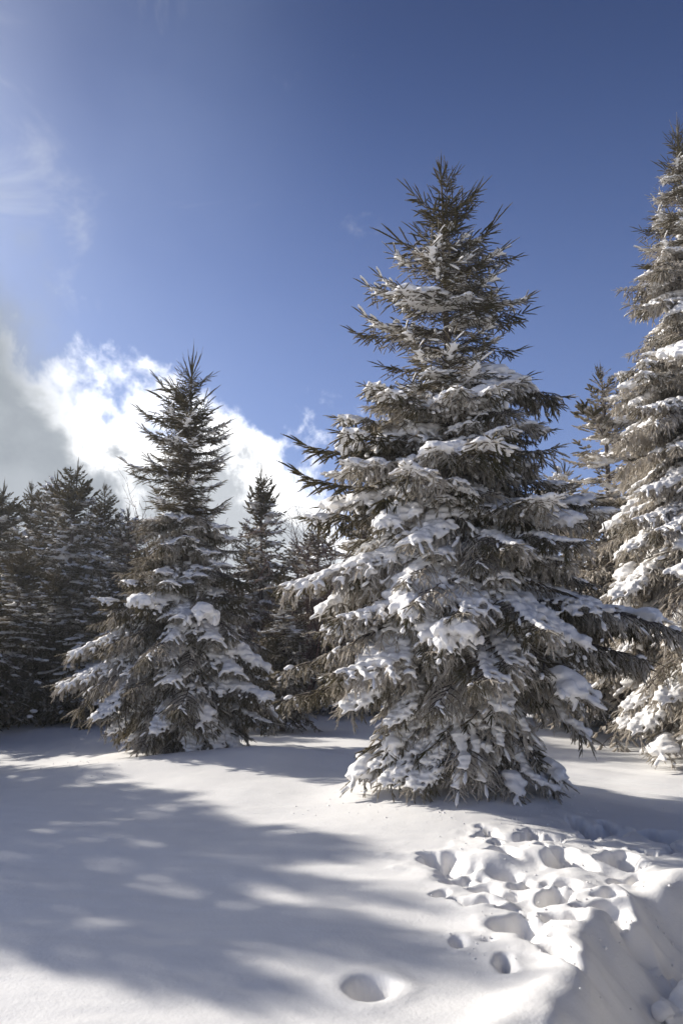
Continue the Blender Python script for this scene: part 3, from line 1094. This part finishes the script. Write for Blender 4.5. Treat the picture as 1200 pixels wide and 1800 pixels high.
GW = 'dark spruce wood behind the clearing'
wood = [   # px, py of the tip, distance, label, frost, width
    (8, 838, 20.5, 'background spruce at the left picture edge, its tip against grey cloud', -.05, 1.1),
    (60, 840, 22.5, 'thin-topped background spruce second from the left picture edge', 0, 1.0),
    (98, 822, 21.0, 'background spruce just left of the tallest tip in the left wood', .0, 1.0),
    (134, 798, 19.5, 'background spruce with the tallest tip in the left wood', .05, 1.0),
    (188, 842, 21.5, 'background spruce whose tip shows just left of the dark spiky spruce', -.02, 1.0),
    (226, 880, 19.0, 'snowy background spruce half hidden by the left flank of the dark spiky spruce', .1, 1.15),
    (40, 950, 17.6, 'low dark spruce in front of the left wood, at the snow edge', -.08, 1.35),
    (-60, 880, 16.2, 'spruce whose drooping boughs reach in at the left picture edge', -.05, 1.25),
    (30, 905, 23.5, 'dark background spruce low behind the two leftmost tips of the left wood', -.05, 1.2),
    (80, 900, 24.5, 'dim spruce filling the left wood below its second and third tips', -.05, 1.2),
    (118, 895, 24.0, 'dim spruce filling the left wood just below its tallest tip', -.05, 1.2),
    (160, 890, 23.0, 'dark spruce between the tallest tip of the left wood and the spiky spruce', -.05, 1.2),
    (210, 905, 24.0, 'dim spruce seen just left of the spiky spruce, low in the wood', -.05, 1.2),
    (100, 985, 18.3, 'low dark spruce at the snow edge below the tallest tip of the left wood', -.06, 1.35),
    (180, 1000, 18.0, 'low spruce tucked against the left flank of the dark spiky spruce', -.06, 1.3),
    (463, 808, 19.0, 'slender spruce in the gap between the two big spruces', .0, .72),
    (500, 985, 15.6, 'low snowy spruce in the gap, beside the big spruce', .08, 1.15),
    (560, 905, 21.0, 'background spruce behind the left boughs of the big spruce', -.02, 1.1),
    (640, 860, 19.5, 'background spruce seen through the left half of the big spruce', .1, 1.1),
    (1058, 632, 15.4, 'slim frosted spruce peeping out left of the tall crusted spruce', .45, 1.1),
    (985, 800, 17.5, 'frosted spruce behind the right boughs of the big spruce', .28, 1.1),
    (1120, 700, 18.0, 'frosted spruce behind the tall crusted spruce', .26, 1.0),
]
for i, (px, py, Y, lab, fr, wd) in enumerate(wood):
    x, _, zt = at_depth(px, py, Y)
    H = zt - gz(x, Y) - .15
    far_spruce(x, Y, H, lab, GW, i, fr - .06 if px < 450 else fr + .06, True, wd)

# second row, closing the wood
rng = random.Random(9)
GB = 'far row of spruces closing the wood'
row = [(-11.0, 26.5, 'dim far spruce at the back of the left wood, by the picture edge'),
       (-8.6, 26, 'dim far spruce at the back of the left wood, below its tips'),
       (-5.2, 26.5, 'dim far spruce behind the dark spiky spruce'),
       (-3.2, 27.5, 'far spruce low in the gap, left of the slender spruce'),
       (-1.5, 26.5, 'far spruce low in the gap, right of the slender spruce'),
       (.4, 28, 'far spruce behind the left boughs of the big spruce, at the back of the wood'),
       (6.0, 26, 'far frosted spruce at the back, between the big spruce and the crusted one'),
       (8.6, 25, 'far frosted spruce at the back, behind the crusted spruce')]
for i, (x, y, lab) in enumerate(row):
    far_spruce(x, y, rng.uniform(4.9, 5.6), lab, GB, i + 1, rng.uniform(-.12, .05), True, 1.35)

# spruces beside the picture; left row shades snow, right three added to block skylight
GS = 'spruces beside the picture that shade the snow'
for i, (x, y, H, wd, lab) in enumerate((
        (-9.6, 10.4, 5.95, 1.1, 'spruce out of frame left, nearest of the row that shades the clearing'),
        (-9.7, 11.4, 5.75, 1.1, 'second spruce out of frame left, its shadow crossing the middle of the clearing'),
        (-9.6, 12.4, 5.5, 1.4, 'third spruce out of frame left in the row that shades the clearing'),
        (-9.7, 13.4, 4.5, 1.5, 'fourth spruce out of frame left in the row that shades the clearing'),
        (-9.6, 14.4, 3.9, 1.5, 'small spruce out of frame left, farthest of the row that shades the clearing'),
        (-9.2, 9.3, 5.15, .95, 'slim spruce out of frame left, closest to the camera'),
        (4.3, 4.5, 6.5, 1.0, 'spruce added out of frame right to block skylight, beyond the trodden path'),
        (3.9, 2.2, 6.0, 1.0, 'spruce added out of frame right to block skylight, beside the path near the camera'),
        (4.4, 0.0, 6.4, 1.0, 'spruce added out of frame right to block skylight, level with the camera'))):
    far_spruce(x, y, H, lab, GS, i, .1, True, wd)


# ------------------------------------------------------------------ broken lumps of snow in the trodden path
def clod(px, py, z, r, seed, label):
    rng = np.random.default_rng(seed)
    x, y = on_ground(px, py, z)
    pads = []
    for k in range(9):
        pads.append((*(rng.normal(size=3) * r * np.array([.5, .35, .35]) + np.array([0, 0, r * .55])),
                     *(r * rng.uniform(.25, .55, 3))))
    pads.append((0, 0, r * .2, r * .9, r * .7, r * .5))
    o = link('snow_clod', blob_mesh('snow_clod', pads, [], max(r * .05, .008), rng))
    o.location = (x, y, z)
    o.rotation_euler = (0, 0, rng.uniform(0, 6))
    tag(o, label, 'snow lump', 'broken lumps of snow')


clod(1165, 1775, -.42, .13, 801, 'large jagged lump of snow in the path, bottom right corner')
clod(1212, 1815, -.42, .18, 802, 'lump of snow cut off by the bottom right corner')


# ------------------------------------------------------------------ crumbs of snow: kicked out of the prints, fallen from the boughs
def crumbs():
    rng = np.random.default_rng(77)
    pts = []
    for (cx, cyy, a, b, dep, tw) in dents:
        for k in range(5):
            an, q = rng.uniform(0, 6.28), rng.uniform(.7, 1.9)
            pts.append((cx + a * q * math.cos(an), cyy + b * q * math.sin(an), rng.uniform(.003, .012)))
    for k in range(110):
        i = rng.integers(2, 9)
        t = rng.random()
        p = EDGE[i] * (1 - t) + EDGE[i + 1] * t
        pts.append((p[0] + rng.normal() * .10 + .10, p[1] + rng.normal() * .10 - .05, rng.uniform(.003, .016) * rng.uniform(.5, 1.2)))
    for k in range(150):
        an, q = rng.uniform(3.0, 6.5), 1.1 + .5 * abs(rng.normal())
        pts.append((MAIN_XY[0] + q * math.cos(an), MAIN_XY[1] + q * math.sin(an), rng.uniform(.004, .014) * rng.uniform(.5, 1.2)))
    for k in range(40):
        an, q = rng.uniform(3.0, 6.5), rng.uniform(1.2, 2.2)
        pts.append((LEFT_XY[0] + q * math.cos(an), LEFT_XY[1] + q * math.sin(an), rng.uniform(.005, .015)))
    pts = np.array(pts)
    z = height(pts[:, 0].copy(), pts[:, 1].copy())
    import bmesh
    bm = bmesh.new()
    bmesh.ops.create_icosphere(bm, subdivisions=1, radius=1)
    bm.verts.ensure_lookup_table()
    iv = np.array([v.co[:] for v in bm.verts])
    jf = np.array([[v.index for v in f.verts] for f in bm.faces])
    bm.free()
    n = len(pts)
    V = iv[None] * rng.uniform(.6, 1.3, (n, len(iv), 1)) * rng.uniform(.7, 1.4, (n, 1, 3)) * (.7 * pts[:, 2])[:, None, None]
    V = V + np.stack([pts[:, 0], pts[:, 1], z + pts[:, 2] * .15], 1)[:, None]
    F = (np.arange(n) * len(iv))[:, None, None] + jf[None]
    o = link('snow_crumbs', mesh_from('snow_crumbs', V.reshape(-1, 3), F.reshape(-1, 3), [M_SNOW], smooth=True))
    o['kind'] = 'stuff'
    o['label'] = 'loose crumbs of snow about the footprints and under the spruces'
    o['category'] = 'snow'


crumbs()


# ------------------------------------------------------------------ leafless bushes behind the gap
def bare_bush(px, py, Y, seed, label, spread=.5):
    rng = np.random.default_rng(seed)
    x, _, zt = at_depth(px, py, Y)
    z0 = gz(x, Y)
    H = zt - z0
    root = link('bare_bush', None)
    root.location = (x, Y, z0)
    tag(root, label, 'bush', 'leafless bushes in the wood')
    for st in range(5):
        P0, P1, r0, r1 = [], [], [], []

        def grow(p, d, l, r, lev):
            n = 4
            for k in range(n):
                e = p + d * (l / n)
                P0.append(p); P1.append(e)
                r0.append(r * (1 - .6 * k / n)); r1.append(r * (1 - .6 * (k + 1) / n))
                p = e
                d = unit(d + rng.normal(size=3) * .12 + np.array([0, 0, .08]))
                if lev < 3:
                    for j in range(2 if lev < 2 else 1):
                        grow(p, unit(d + rng.normal(size=3) * .55), l * rng.uniform(.3, .5), r * .55, lev + 1)
        a = rng.uniform(0, 6.28)
        grow(np.array([math.cos(a) * .1, math.sin(a) * .1, -.05]),
             unit(np.array([math.cos(a) * spread, math.sin(a) * spread, 1.])), H * rng.uniform(.7, .85), .022, 0)
        v, f = tubes(np.array(P0), np.array(P1), np.maximum(r0, .004), np.maximum(r1, .003), 3)
        link('stem', mesh_from('stem', v, f, [M_TWIG]), root)


bare_bush(408, 905, 18.0, 901, 'leafless reddish bush right of the dark spiky spruce')
bare_bush(520, 930, 19.0, 902, 'leafless reddish bush right of the slender spruce in the gap')
print('done', round(time.time() - T0, 1))


# ------------------------------------------------------------------ thin frost haze in the air
def haze(density):
    x0, x1, y0, y1, z0, z1 = -460, 460, -80, 1010, -3.0, 12.5
    v = [(x, y, z) for z in (z0, z1) for x, y in ((x0, y0), (x1, y0), (x1, y1), (x0, y1))]
    f = [(3, 2, 1, 0), (4, 5, 6, 7), (0, 1, 5, 4), (1, 2, 6, 5), (2, 3, 7, 6), (3, 0, 4, 7)]
    m, t = mat('haze')
    p = t.n('ShaderNodeVolumePrincipled')
    p.inputs['Color'].default_value = (0.93, 0.95, 1.0, 1)
    p.inputs['Density'].default_value = density
    p.inputs['Anisotropy'].default_value = 0.45
    out = t.n('ShaderNodeOutputMaterial')
    t.put(out.inputs['Volume'], p.outputs[0])
    o = link('haze', mesh_from('haze', v, f, [m]))
    o['kind'] = 'stuff'
    o['label'] = 'thin bright frost haze hanging over the clearing'
    o['category'] = 'haze'


haze(0.0012)
